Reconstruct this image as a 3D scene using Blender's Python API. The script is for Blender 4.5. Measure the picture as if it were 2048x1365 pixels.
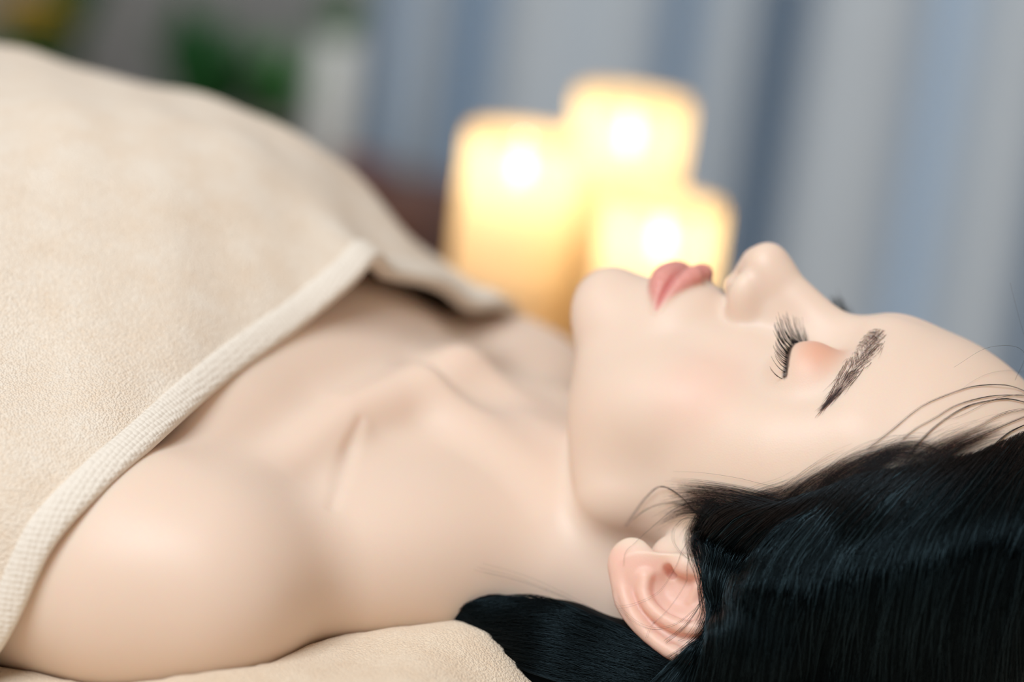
import bpy, math, random, sys
import numpy as np
from mathutils import Matrix, Vector

# ------------------------------------------------------------------ scene reset
for o in list(bpy.data.objects):
    bpy.data.objects.remove(o, do_unlink=True)
SC = bpy.context.scene
COL = SC.collection
CM = 0.01                       # everything below is worked out in centimetres
rng = np.random.default_rng(7)
random.seed(7)

# ------------------------------------------------------------------ camera
IMG_W, IMG_H = 2048, 1365
LENS = 85.0
FPX = LENS / 36.0 * IMG_W
CAM_T = np.array([4.447, -1.158, 14.049]); CAM_A, CAM_E, CAM_R, CAM_D = 0.364, 0.252, 0.124, 97.007
VDIR = np.array([-math.sin(CAM_A) * math.cos(CAM_E), math.cos(CAM_A) * math.cos(CAM_E), -math.sin(CAM_E)])
_R0 = np.array([math.cos(CAM_A), math.sin(CAM_A), 0.0]); _U0 = np.cross(_R0, VDIR)
CRIGHT = math.cos(CAM_R) * _R0 + math.sin(CAM_R) * _U0
CUP = -math.sin(CAM_R) * _R0 + math.cos(CAM_R) * _U0
CPOS = CAM_T - CAM_D * VDIR
cd = bpy.data.cameras.new('camera'); cam = bpy.data.objects.new('camera', cd); COL.objects.link(cam)
cd.lens = LENS; cd.sensor_width = 36.0; cd.sensor_fit = 'HORIZONTAL'; cd.clip_start = 0.02
M = Matrix(((CRIGHT[0], CUP[0], -VDIR[0], CPOS[0] * CM), (CRIGHT[1], CUP[1], -VDIR[1], CPOS[1] * CM),
            (CRIGHT[2], CUP[2], -VDIR[2], CPOS[2] * CM), (0, 0, 0, 1)))
cam.matrix_world = M
cd.dof.use_dof = True
cd.dof.focus_distance = 0.883
cd.dof.aperture_fstop = 2.6
SC.camera = cam

# ------------------------------------------------------------------ world, lights, exposure
wd = bpy.data.worlds.new('world'); SC.world = wd; wd.use_nodes = True
bg = wd.node_tree.nodes['Background']
bg.inputs[0].default_value = (1.0, 0.80, 0.62, 1); bg.inputs[1].default_value = 0.42

def area(name, loc, target, sx, sy, power, color):
    l = bpy.data.lights.new(name, 'AREA'); l.shape = 'RECTANGLE'; l.size = sx; l.size_y = sy
    l.energy = power; l.color = color
    o = bpy.data.objects.new(name, l); COL.objects.link(o)
    o.location = loc
    o.rotation_euler = (Vector(target) - Vector(loc)).to_track_quat('-Z', 'Y').to_euler()
    return o
area('window_daylight', (-0.30, -1.55, 2.15), (0.05, 0, 0.1), 1.4, 1.2, 57, (0.88, 0.95, 1.0))
SC.view_settings.view_transform = 'Standard'
SC.view_settings.look = 'None'
SC.view_settings.gamma = 1.0
SC.view_settings.use_curve_mapping = False
SC.view_settings.exposure = 0.10
SC.cycles.use_denoising = True

# ------------------------------------------------------------------ pixel helpers
def pray(px, py):
    px = np.asarray(px, float); py = np.asarray(py, float)
    d = VDIR + np.multiply.outer((px - IMG_W / 2) / FPX, CRIGHT) - np.multiply.outer((py - IMG_H / 2) / FPX, CUP)
    return d / np.linalg.norm(d, axis=-1, keepdims=True)

def march(sdf, px, py, off=0.0, t0=62.0, t1=125.0):
    """distance along each pixel's ray to the surface sdf = off"""
    d = pray(px, py); t = np.full(d.shape[0], t0)
    for i in range(48):
        s = sdf(CPOS + d * t[:, None]) - off
        t = np.minimum(t + np.clip(s * 0.9, -2, 8), t1)
    P = CPOS + d * t[:, None]
    return P, (t < t1 - 0.01) & (np.abs(s) < 0.08)

# ------------------------------------------------------------------ mesh helpers
def mesh_np(name, verts_cm, faces, mat, parent=None, smooth=True, ngons=()):
    me = bpy.data.meshes.new(name)
    v = np.asarray(verts_cm, np.float32) * CM
    if isinstance(faces, np.ndarray):
        n, k = faces.shape
        me.vertices.add(len(v)); me.vertices.foreach_set('co', v.ravel())
        li = faces.astype(np.int32).ravel(); ls = np.arange(0, n * k, k, dtype=np.int32)
        if len(ngons):
            cnt = np.array([len(g) for g in ngons], np.int32)
            ls = np.concatenate([ls, n * k + np.concatenate([[0], np.cumsum(cnt)[:-1]]).astype(np.int32)])
            li = np.concatenate([li, np.concatenate([np.array(g, np.int32) for g in ngons])])
        me.loops.add(len(li)); me.loops.foreach_set('vertex_index', li)
        me.polygons.add(len(ls)); me.polygons.foreach_set('loop_start', ls)
        me.update(calc_edges=True)
    else:
        me.from_pydata([tuple(map(float, q)) for q in v], [], faces)
    me.validate()
    if smooth:
        me.polygons.foreach_set('use_smooth', np.ones(len(me.polygons), bool))
    me.materials.append(mat)
    o = bpy.data.objects.new(name, me); COL.objects.link(o)
    if parent is not None:
        o.parent = parent
    return o

def tag(o, label=None, cat=None, group=None, kind=None):
    for k, val in (('label', label), ('category', cat), ('group', group), ('kind', kind)):
        if val: o[k] = val
    return o

def empty(name, loc_cm=(0, 0, 0), rz=0.0):
    o = bpy.data.objects.new(name, None); COL.objects.link(o)
    o.location = tuple(c * CM for c in loc_cm); o.rotation_euler = (0, 0, rz); o.empty_display_size = 0.05
    return o

def grid_faces(nu, nv, wrap_u=False):
    iu = np.arange(nu if wrap_u else nu - 1); iv = np.arange(nv - 1)
    a, b = np.meshgrid(iu, iv, indexing='ij')
    a2 = (a + 1) % nu
    return np.stack([a * nv + b, a2 * nv + b, a2 * nv + b + 1, a * nv + b + 1], -1).reshape(-1, 4)

def lathe(profile, n=48):
    """profile: list of (r, z); returns verts, faces (closed rings)"""
    pr = np.asarray(profile, float); th = np.linspace(0, 2 * np.pi, n, endpoint=False)
    v = np.stack([np.outer(np.cos(th), pr[:, 0]), np.outer(np.sin(th), pr[:, 0]), np.tile(pr[:, 1], (n, 1))], -1).reshape(-1, 3)
    return v, grid_faces(n, len(pr), True)

def box(x0, x1, y0, y1, z0, z1):
    v = np.array([(x, y, z) for x in (x0, x1) for y in (y0, y1) for z in (z0, z1)], float)
    f = np.array([(0, 1, 3, 2), (4, 6, 7, 5), (0, 4, 5, 1), (2, 3, 7, 6), (0, 2, 6, 4), (1, 5, 7, 3)])
    return v, f

def bevel(o, w_cm, seg=2):
    m = o.modifiers.new('bevel', 'BEVEL'); m.width = w_cm * CM; m.segments = seg; m.limit_method = 'ANGLE'
    return o

def tubes(name, pts, rad, mat, parent=None, sides=3):
    """pts: (n strands, m points, 3) cm, rad: (m,) or (n,m) cm -> one mesh of thin tubes"""
    pts = np.asarray(pts, float); n, m, _ = pts.shape
    rad = np.broadcast_to(rad, (n, m))
    t = np.gradient(pts, axis=1); t /= np.linalg.norm(t, axis=2, keepdims=True) + 1e-9
    ref = np.where(np.abs(t[..., 2:3]) < 0.9, np.array([0, 0, 1.0]), np.array([1.0, 0, 0]))
    a = np.cross(t, ref); a /= np.linalg.norm(a, axis=2, keepdims=True) + 1e-9
    b = np.cross(t, a)
    ang = np.arange(sides) * 2 * np.pi / sides
    v = pts[:, :, None, :] + rad[:, :, None, None] * (np.cos(ang)[None, None, :, None] * a[:, :, None, :] + np.sin(ang)[None, None, :, None] * b[:, :, None, :])
    i = np.arange(n)[:, None, None]; j = np.arange(m - 1)[None, :, None]; k = np.arange(sides)[None, None, :]
    k2 = (k + 1) % sides
    base = i * m * sides
    f = np.stack(np.broadcast_arrays(base + j * sides + k, base + j * sides + k2, base + (j + 1) * sides + k2, base + (j + 1) * sides + k), -1).reshape(-1, 4)
    o = mesh_np(name, v.reshape(-1, 3), f, mat, parent)
    if n > 1: o['kind'] = 'stuff'
    return o

def spline(pts, n):
    """Catmull-Rom through pts, n samples"""
    P = np.asarray(pts, float); Q = np.vstack([2 * P[0] - P[1], P, 2 * P[-1] - P[-2]])
    s = np.linspace(0, len(P) - 1 - 1e-9, n); i = s.astype(int); u = (s - i)[:, None]
    p0, p1, p2, p3 = Q[i], Q[i + 1], Q[i + 2], Q[i + 3]
    return 0.5 * (2 * p1 + (p2 - p0) * u + (2 * p0 - 5 * p1 + 4 * p2 - p3) * u ** 2 + (3 * p1 - p0 - 3 * p2 + p3) * u ** 3)

# ------------------------------------------------------------------ materials
def new_mat(name):
    m = bpy.data.materials.new(name); m.use_nodes = True
    nt = m.node_tree; b = nt.nodes['Principled BSDF']
    return m, nt, b

def N(nt, t, **kw):
    n = nt.nodes.new(t)
    for k, v in kw.items():
        if k.startswith('i_'): n.inputs[k[2:]].default_value = v
        else: setattr(n, k, v)
    return n

def simple_mat(name, col, rough=0.5, noise=0.0, scale=30.0, bump=0.0, bscale=200.0):
    m, nt, b = new_mat(name)
    b.inputs['Base Color'].default_value = (*col, 1); b.inputs['Roughness'].default_value = rough
    tc = N(nt, 'ShaderNodeTexCoord')
    if noise:
        nz = N(nt, 'ShaderNodeTexNoise'); nz.inputs['Scale'].default_value = scale; nz.inputs['Detail'].default_value = 4
        mx = N(nt, 'ShaderNodeMix', data_type='RGBA')
        nt.links.new(tc.outputs['Object'], nz.inputs['Vector']); nt.links.new(nz.outputs['Fac'], mx.inputs['Factor'])
        mx.inputs[6].default_value = (*[max(0, c * (1 - noise)) for c in col], 1); mx.inputs[7].default_value = (*[min(1, c * (1 + noise)) for c in col], 1)
        nt.links.new(mx.outputs[2], b.inputs['Base Color'])
    if bump:
        nb = N(nt, 'ShaderNodeTexNoise'); nb.inputs['Scale'].default_value = bscale; nb.inputs['Detail'].default_value = 3
        bp = N(nt, 'ShaderNodeBump'); bp.inputs['Strength'].default_value = bump; bp.inputs['Distance'].default_value = 0.001
        nt.links.new(tc.outputs['Object'], nb.inputs['Vector']); nt.links.new(nb.outputs['Fac'], bp.inputs['Height']); nt.links.new(bp.outputs['Normal'], b.inputs['Normal'])
    return m

def attr_mix(nt, prev, attr, col):
    a = N(nt, 'ShaderNodeAttribute', attribute_name=attr)
    mx = N(nt, 'ShaderNodeMix', data_type='RGBA')
    nt.links.new(a.outputs['Fac'], mx.inputs['Factor'])
    if isinstance(prev, tuple): mx.inputs[6].default_value = (*prev, 1)
    else: nt.links.new(prev, mx.inputs[6])
    mx.inputs[7].default_value = (*col, 1)
    return mx.outputs[2]

def skin_material():
    m, nt, b = new_mat('skin')
    tc = N(nt, 'ShaderNodeTexCoord')
    n1 = N(nt, 'ShaderNodeTexNoise'); n1.inputs['Scale'].default_value = 14; n1.inputs['Detail'].default_value = 4
    nt.links.new(tc.outputs['Object'], n1.inputs['Vector'])
    mx = N(nt, 'ShaderNodeMix', data_type='RGBA')
    nt.links.new(n1.outputs['Fac'], mx.inputs['Factor'])
    mx.inputs[6].default_value = (0.775, 0.60, 0.485, 1); mx.inputs[7].default_value = (0.80, 0.645, 0.545, 1)
    c = attr_mix(nt, mx.outputs[2], 'blush', (0.84, 0.50, 0.41))
    c = attr_mix(nt, c, 'lid', (0.74, 0.36, 0.24))
    c = attr_mix(nt, c, 'lip', (0.66, 0.235, 0.22))
    c = attr_mix(nt, c, 'liner', (0.06, 0.03, 0.02))
    nt.links.new(c, b.inputs['Base Color'])
    b.inputs['Roughness'].default_value = 0.47
    b.inputs['Specular IOR Level'].default_value = 0.45
    b.inputs['Subsurface Weight'].default_value = 0.45
    b.inputs['Subsurface Radius'].default_value = (1.0, 0.38, 0.18)
    b.inputs['Subsurface Scale'].default_value = 0.011
    nb = N(nt, 'ShaderNodeTexVoronoi'); nb.inputs['Scale'].default_value = 1400
    nt.links.new(tc.outputs['Object'], nb.inputs['Vector'])
    bp = N(nt, 'ShaderNodeBump'); bp.inputs['Strength'].default_value = 0.10; bp.inputs['Distance'].default_value = 0.0003
    nt.links.new(nb.outputs['Distance'], bp.inputs['Height']); nt.links.new(bp.outputs['Normal'], b.inputs['Normal'])
    return m

def hair_material(name, col, rough, spec=0.5):
    m, nt, b = new_mat(name)
    b.inputs['Base Color'].default_value = (*col, 1); b.inputs['Roughness'].default_value = rough
    b.inputs['Specular IOR Level'].default_value = spec
    b.inputs['Specular Tint'].default_value = (0.55, 0.85, 1.0, 1)
    return m
MAT = dict(skin=skin_material(),
           hair=hair_material('hair', (0.0025, 0.004, 0.005), 0.33, 0.22),
           hairpaintsheen=hair_material('hair_painted_sheen', (0.008, 0.018, 0.023), 0.28, 0.65),  # lighter teal copy of the hair, highlight streaks put into its colour
           hairfine=hair_material('fine_hair', (0.016, 0.008, 0.006), 0.45, 0.4),
           hairbase=hair_material('hair_base', (0.002, 0.0025, 0.003), 0.8, 0.1),
           lash=hair_material('lash', (0.006, 0.004, 0.004), 0.4, 0.3),
           brow=hair_material('brow', (0.10, 0.07, 0.07), 0.55, 0.3))

# ------------------------------------------------------------------ signed distance toolkit (cm)
def smin(a, b, k):
    h = np.clip(0.5 + 0.5 * (b - a) / k, 0, 1)
    return b + (a - b) * h - k * h * (1 - h)
def smax(a, b, k): return -smin(-a, -b, k)
def ell(P, c, r):
    q = P - np.asarray(c, P.dtype); r = np.asarray(r, P.dtype)
    k0 = np.sqrt(((q / r) ** 2).sum(1)); k1 = np.sqrt(((q / (r * r)) ** 2).sum(1)) + 1e-6
    return k0 * (k0 - 1) / k1
def cap(P, a, b, ra, rb):
    a = np.asarray(a, P.dtype); b = np.asarray(b, P.dtype); ba = b - a
    h = np.clip((P - a) @ ba / (ba @ ba), 0, 1)
    return np.sqrt(((P - a - h[:, None] * ba) ** 2).sum(1)) - (ra + (rb - ra) * h)
def chain(P, pts, rad, k=0.0):
    d = None
    for i in range(len(pts) - 1):
        e = cap(P, pts[i], pts[i + 1], rad[i], rad[i + 1])
        d = e if d is None else (np.minimum(d, e) if k == 0 else smin(d, e, k))
    return d
def sstep(a, b, x):
    t = np.clip((x - a) / (b - a), 0, 1); return t * t * (3 - 2 * t)

# ---- head pose: local axes (her left, forward out of the face, up to the crown)
def rx(a): c, s = math.cos(a), math.sin(a); return np.array([[1, 0, 0], [0, c, -s], [0, s, c]])
def ry(a): c, s = math.cos(a), math.sin(a); return np.array([[c, 0, s], [0, 1, 0], [-s, 0, c]])
def rz(a): c, s = math.cos(a), math.sin(a); return np.array([[c, -s, 0], [s, c, 0], [0, 0, 1]])
_B = np.array([[0, 0, 1], [-1, 0, 0], [0, 1, 0]], float)
HROT = ry(-0.049) @ rx(-0.035) @ rz(-0.067) @ _B
HPOS = np.array([15.851, -0.883, 8.138]) + (ry(-0.049) @ rx(-0.105) @ rz(-0.067) @ _B - HROT) @ np.array([0, 9.5, -2.0])
def to_head(P): return (P - HPOS.astype(P.dtype)) @ HROT.astype(P.dtype)
def from_head(L): return np.asarray(L) @ HROT.T + HPOS

EYE_C = np.array([3.2, 7.40, 1.97]); EYE_R = 1.45
def lash_line(n=24, r=EYE_R + 0.02):
    """closed lid margin, inner to outer corner, on the lid sphere"""
    t = np.linspace(0, 1, n)
    x = 1.90 + t * (4.56 - 1.90)
    z = EYE_C[2] - 0.25 - 0.25 * t - 0.36 * np.sin(np.pi * t) ** 0.9
    dx = x - EYE_C[0]; dz = z - EYE_C[2]
    y = EYE_C[1] + np.sqrt(np.maximum(r * r - dx * dx - dz * dz, 0.02))
    return np.stack([x, y, z], 1)

def _dense(pts, rad, n):
    q = np.column_stack([np.array(pts, float), rad]); q = np.vstack([q[1] * [-1, 1, 1, 1], q])
    P = np.asarray(q); Q = np.vstack([P, 2 * P[-1] - P[-2]])
    s_ = np.linspace(0, len(P) - 2 - 1e-9, n); i = s_.astype(int); u = (s_ - i)[:, None]
    p0, p1, p2, p3 = Q[i], Q[i + 1], Q[i + 2], Q[i + 3]
    r = 0.5 * (2 * p1 + (p2 - p0) * u + (2 * p0 - 5 * p1 + 4 * p2 - p3) * u ** 2 + (3 * p1 - p0 - 3 * p2 + p3) * u ** 3)
    return r[:, :3], list(r[:, 3])
UP_LIP = _dense([(0, 10.02, -4.22), (0.5, 10.05, -4.12), (1.2, 9.75, -4.34), (1.8, 9.26, -4.58), (2.25, 8.78, -4.72)], [.38, .40, .28, .15, .06], 9)
LO_LIP = _dense([(0, 9.84, -5.2), (0.9, 9.74, -5.16), (1.6, 9.30, -5.0), (2.2, 8.80, -4.8)], [.60, .55, .36, .10], 9)
LIP_GAP = _dense([(0, 10.40, -4.62), (0.9, 10.18, -4.63), (1.7, 9.58, -4.72), (2.35, 8.90, -4.78)], [.07, .07, .07, .05], 9)

EA_PHI = 0.42; EA_TILT = -0.16
_u = np.array([math.sin(EA_PHI), -math.cos(EA_PHI), 0.0]); _w = np.array([0, 0, 1.0]); _n = np.cross(_w, _u); 
EU = math.cos(EA_TILT) * _u + math.sin(EA_TILT) * _w; EV = -math.sin(EA_TILT) * _u + math.cos(EA_TILT) * _w
EN = np.cross(EU, EV); EN = EN if EN[0] > 0 else -EN
EO = np.array([6.75, 0.55, -0.5])
def ear_sdf(L):
    q = L - EO.astype(L.dtype)
    E = (q @ np.stack([EU, EV, EN], 1).astype(L.dtype)) / np.float32(1.08)
    # dished plate
    pl = np.sqrt(((E[:, 0] - 1.5) / 1.65) ** 2 + ((E[:, 1] - 0.45) / 2.75) ** 2)
    dish = E[:, 2] - (0.02 + 0.30 * pl ** 2)
    d = smax((pl - 1) * 1.7, np.abs(dish) - 0.24, 0.15)
    d = smin(d, ell(E, (0.80, -2.05, 0.30), (0.85, 0.80, 0.32)), 0.4)                     # lobe
    hx = [(0.75, 0.45, 0.1), (0.35, 1.1, 0.35), (0.35, 2.1, 0.5), (0.95, 3.05, 0.55), (1.9, 3.2, 0.55), (2.75, 2.5, 0.55),
          (3.1, 1.4, 0.55), (3.02, 0.2, 0.5), (2.6, -0.9, 0.45), (1.9, -1.75, 0.38), (1.2, -2.2, 0.3)]
    hq = spline(np.column_stack([hx, [.22, .26, .28, .30, .32, .32, .30, .28, .27, .27, .28]]), 28)
    d = smin(d, chain(E, hq[:, :3], list(hq[:, 3])), 0.14)
    ah = [(1.15, -1.25, 0.34), (1.7, -1.0, 0.42), (2.10, -0.3, 0.50), (2.2, 0.6, 0.50), (1.95, 1.4, 0.42), (1.45, 2.2, 0.32)]
    aq = spline(np.column_stack([ah, [.34, .28, .26, .26, .26, .22]]), 14)
    d = smin(d, chain(E, aq[:, :3], list(aq[:, 3])), 0.18)
    d = smin(d, ell(E, (0.1, 0.3, -0.55), (1.3, 2.1, 0.75)), 0.4)                            # root
    d = smax(d, -ell(E, (1.1, 0.05, 0.50), (0.72, 1.0, 0.62)), 0.2)                         # concha
    d = smin(d, ell(E, (0.95, 0.1, -0.45), (1.45, 1.7, 0.42)), 0.15)                        # back of the bowl
    d = smin(d, chain(E, [(0.75, 0.55, 0.05), (1.25, 0.45, -0.05)], [.2, .12]), 0.2)       # crus
    d = smin(d, ell(E, (0.22, -0.15, 0.30), (0.36, 0.52, 0.30)), 0.2)                        # tragus
    d = smax(d, -cap(E, (0.55, -0.75, 0.75), (0.6, -0.55, 0.0), 0.17, 0.2), 0.12)            # notch
    return d * np.float32(1.08)

def head_sdf(L):
    L = L.copy(); sx = L[:, 0].copy(); L[:, 0] = np.abs(L[:, 0])
    d = ell(L, (0, 0.6, 4.6), (7.1, 8.9, 7.9))
    d = smin(d, ell(L, (0, 2.6, -0.4), (6.1, 5.3, 6.2)), 1.6)
    d = smin(d, ell(L, (0, 3.6, -4.0), (4.8, 4.4, 4.3)), 1.6)
    d = smin(d, cap(L, (4.45, 1.7, -4.9), (1.2, 7.2, -6.9), 1.35, 1.4), 1.8)
    d = smin(d, ell(L, (0, 8.22, -7.65), (1.9, 1.6, 1.5)), 1.2)
    d = smin(d, ell(L, (0, 7.2, -4.5), (2.7, 2.7, 2.4)), 1.5)
    d = smin(d, ell(L, (3.2, 5.5, -1.9), (2.1, 1.9, 2.2)), 1.5)
    d = smin(d, ell(L, (4.7, 3.7, -0.3), (1.6, 2.5, 1.4)), 1.4)
    d = smin(d, cap(L, (0.4, 8.2, 3.9), (4.4, 5.8, 4.1), 1.05, 0.9), 1.6)
    d = smax(d, -ell(L, (3.0, 10.1, 2.0), (2.0, 2.3, 1.5)), 0.9)
    d = smin(d, ell(L, (4.7, 4.1, 1.7), (1.8, 2.5, 2.0)), 1.5)
    d = smin(d, ell(L, (3.3, 5.0, -4.2), (2.0, 2.0, 2.3)), 1.5)
    d = smin(d, ell(L, (1.6, 7.1, -1.3), (1.3, 1.3, 2.0)), 1.0)
    # nose
    d = smin(d, cap(L, (0, 7.6, 1.6), (0, 9.0, -1.3), 0.9, 1.2), 0.8)
    d = smin(d, cap(L, (0, 8.15, 2.5), (0, 10.2, -0.6), 0.75, 0.78), 1.0)
    d = smin(d, ell(L, (0, 10.78, -1.30), (1.0, 0.98, 0.88)), 0.7)
    d = smin(d, ell(L, (0.98, 9.65, -1.80), (0.56, 0.9, 0.60)), 0.5)
    d = smin(d, cap(L, (0, 10.9, -1.9), (0, 9.9, -2.55), 0.42, 0.4), 0.4)
    d = smax(d, -cap(L, (0.55, 10.55, -2.55), (0.75, 9.9, -2.1), 0.24, 0.3), 0.15)
    # eyelid
    d = smin(d, np.sqrt(((L - EYE_C.astype(L.dtype)) ** 2).sum(1)) - EYE_R, 0.85)
    ll = lash_line(15, EYE_R + 0.03)
    d = smax(d, -chain(L, ll, [.05] * 15), 0.10)
    # lips
    d = smin(d, np.minimum(chain(L, *UP_LIP), chain(L, *LO_LIP)), 0.28)
    d = smax(d, -chain(L, *LIP_GAP), 0.14)
    d = smax(d, -cap(L, (0, 10.55, -2.9), (0, 10.75, -3.75), 0.2, 0.28), 0.35)
    return d, sx, L

def ears(L, d):
    near = (np.abs(L[:, 0]) > 3.0) & (L[:, 1] < 5.0) & (L[:, 1] > -8) & (L[:, 2] > -10) & (L[:, 2] < 6.5)
    if near.any():
        d[near] = smin(d[near], ear_sdf(L[near]), 0.35)
    return d

CREASE = [(0.52, -6.23, 11.02), (0.83, -7.65, 10.2), (1.47, -9.65, 9.63), (2.05, -11.35, 9.2)]
def body_sdf(P):
    Q = P.copy(); Q[:, 1] = np.abs(Q[:, 1])
    d = cap(P, (15.0, -0.7, 4.6), (1.0, 0, 6.0), 4.6, 5.5)
    d = smin(d, ell(Q, (-17, 0, 6.6), (19.5, 14.5, 7.2)), 2.5)                 # rib cage
    d = smin(d, ell(Q, (-7, 0, 6.8), (6.6, 14.0, 7.7)), 2.5)
    d = smin(d, cap(Q, (8.5, 3.4, 5.2), (-0.5, 12.5, 6.5), 2.9, 2.8), 3.0)   # trapezius
    d = smin(d, ell(Q, (2.5, 6.0, 7.2), (4.0, 4.5, 2.6)), 2.5)
    d = smin(d, cap(Q, (-5, 8, 8.5), (-4.2, 14.5, 7.9), 2.6, 2.3), 2.5)
    d = smin(d, ell(Q, (-1.6, 15.4, 6.3), (4.6, 4.2, 4.2)), 2.4)             # deltoid
    d = smin(d, cap(Q, (-4, 16.0, 6.0), (-31, 18.9, 5.2), 4.1, 3.6), 1.5)     # arm
    d = smin(d, chain(Q, [(1.0, 2.1, 11.5), (-0.2, 5.5, 10.9), (-1.0, 11.0, 9.2), (-1.2, 14.5, 8.4)], [.75, .55, .4, .4]), 2.0)   # clavicle
    d = smin(d, chain(Q, [(13.0, 4.6, 4.0), (8.0, 3.6, 7.8), (1.6, 1.7, 11.0)], [0.9, 1.05, .7]), 1.6)     # neck muscle
    d = smin(d, ell(Q, (-17, 8.0, 12.5), (6, 6, 4.2)), 3.0)
    d = smax(d, -ell(P, (3.2, 0, 13.2), (1.6, 1.5, 1.8)), 1.5)                # notch
    d = smax(d, -chain(P, CREASE, [-.26, -.10, -.10, -.26]), 0.75)
    return d

def person_sdf(P, coarse=False):
    P = P.astype(np.float32)
    d = body_sdf(P)
    hm = P[:, 0] > 0.5
    if hm.any():
        L = to_head(P[hm]); h, sx, La = head_sdf(L)
        h = ears(La, h)
        d[hm] = smin(d[hm], h, 0.55 + 0.9 * sstep(3.0, -1.0, La[:, 1]))
    return d

def surface_nets(sdf, lo, hi, h, stride=4, band=2.2):
    lo = np.asarray(lo, float); n = (np.ceil((np.asarray(hi) - lo) / h / stride).astype(int)) * stride + 1
    cx = [lo[i] + np.arange(0, n[i], stride) * h for i in range(3)]
    C = np.stack(np.meshgrid(*cx, indexing='ij'), -1)
    cs = C.shape[:3]
    cv = sdf(C.reshape(-1, 3)).reshape(cs)
    F = cv
    for ax in range(3):
        F = np.repeat(F, stride, axis=ax)
    F = F[tuple(slice(stride // 2, stride // 2 + n[i]) for i in range(3))].copy()
    F = F[:n[0], :n[1], :n[2]]
    n = np.array(F.shape)
    idx = np.argwhere(np.abs(F) < band)
    P = lo + idx * h
    vals = np.concatenate([sdf(c) for c in np.array_split(P, max(1, len(P) // 400000))])
    F[tuple(idx.T)] = vals
    S = F < 0
    corners = [(i, j, k) for i in (0, 1) for j in (0, 1) for k in (0, 1)]
    sub = lambda A, c: A[c[0]:n[0] - 1 + c[0], c[1]:n[1] - 1 + c[1], c[2]:n[2] - 1 + c[2]]
    cnt = sum(sub(S, c).astype(np.int8) for c in corners)
    cells = np.argwhere((cnt > 0) & (cnt < 8))
    vid = -np.ones(tuple(n - 1), np.int64); vid[tuple(cells.T)] = np.arange(len(cells))
    acc = np.zeros((len(cells), 3)); num = np.zeros(len(cells))
    for a in corners:
        for b in corners:
            if a < b and sum(abs(a[i] - b[i]) for i in range(3)) == 1:
                fa = F[tuple((cells + a).T)]; fb = F[tuple((cells + b).T)]
                m = (fa < 0) != (fb < 0)
                t = fa[m] / (fa[m] - fb[m])
                acc[m] += np.array(a) + t[:, None] * (np.array(b) - np.array(a)); num[m] += 1
    V = lo + (cells + acc / num[:, None]) * h
    faces = []
    for ax in range(3):
        o1, o2 = [(1, 2), (2, 0), (0, 1)][ax]
        sl0 = [slice(None)] * 3; sl1 = [slice(None)] * 3
        sl0[ax] = slice(0, -1); sl1[ax] = slice(1, None)
        a = S[tuple(sl0)]; b = S[tuple(sl1)]
        e = np.argwhere(a != b)
        ok = (e[:, o1] > 0) & (e[:, o2] > 0) & (e[:, o1] < n[o1] - 1) & (e[:, o2] < n[o2] - 1)
        e = e[ok]
        d1 = np.zeros(3, int); d1[o1] = 1; d2 = np.zeros(3, int); d2[o2] = 1
        q = np.stack([vid[tuple((e - d1 - d2).T)], vid[tuple((e - d2).T)], vid[tuple(e.T)], vid[tuple((e - d1).T)]], 1)
        flip = b[tuple(e.T)]
        q[flip] = q[flip][:, ::-1]
        faces.append(q)
    return V, np.concatenate(faces)

TET = np.array([[1, 1, 1], [1, -1, -1], [-1, 1, -1], [-1, -1, 1]], float)
def grad(sdf, P, e=0.02, val=False):
    f = np.stack([sdf(P + t * e) for t in TET], 1)
    g = f @ TET / (4 * e)
    return (g, f.mean(1)) if val else g
def project(sdf, P, it=2):
    for _ in range(it):
        g, f = grad(sdf, P, 0.012, True)
        P = P - (np.clip(f, -0.3, 0.3) / np.maximum((g ** 2).sum(1), 0.2))[:, None] * g
    return P
def subdivide(V, Fq, mask=None, ngons=()):
    """split the masked quads in four; unmasked neighbours of split edges become n-gons"""
    if mask is None: mask = np.ones(len(Fq), bool)
    M_, R_ = Fq[mask], Fq[~mask]
    Es = np.sort(np.concatenate([M_[:, [i, (i + 1) % 4]] for i in range(4)]), 1)
    base = len(V) + 1
    key = Es[:, 0] * base + Es[:, 1]
    u, first, inv = np.unique(key, return_index=True, return_inverse=True)
    mid = V[Es[first, 0]] * 0.5 + V[Es[first, 1]] * 0.5
    cen = V[M_].mean(1)
    nV = len(V); nE = len(mid); m = len(M_)
    ed = inv.reshape(4, m).T + nV; ce = np.arange(m) + nV + nE
    F2 = np.concatenate([np.stack([M_[:, i], ed[:, i], ce, ed[:, (i + 3) % 4]], 1) for i in range(4)])
    out = []
    if len(R_):
        hit = np.zeros(len(R_), bool); look = np.full((len(R_), 4), -1, np.int64)
        for i in range(4):
            e = np.sort(R_[:, [i, (i + 1) % 4]], 1); k = e[:, 0] * base + e[:, 1]
            j = np.clip(np.searchsorted(u, k), 0, len(u) - 1); ok = u[j] == k
            look[ok, i] = j[ok] + nV; hit |= ok
        for r, l in zip(R_[hit], look[hit]):
            p = []
            for i in range(4):
                p.append(int(r[i]))
                if l[i] >= 0: p.append(int(l[i]))
            out.append(p)
        F2 = np.concatenate([F2, R_[~hit]])
    return np.concatenate([V, mid, cen]), F2, out

def set_attr(o, name, val):
    a = o.data.attributes.new(name, 'FLOAT', 'POINT'); a.data.foreach_set('value', np.asarray(val, np.float32))

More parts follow.
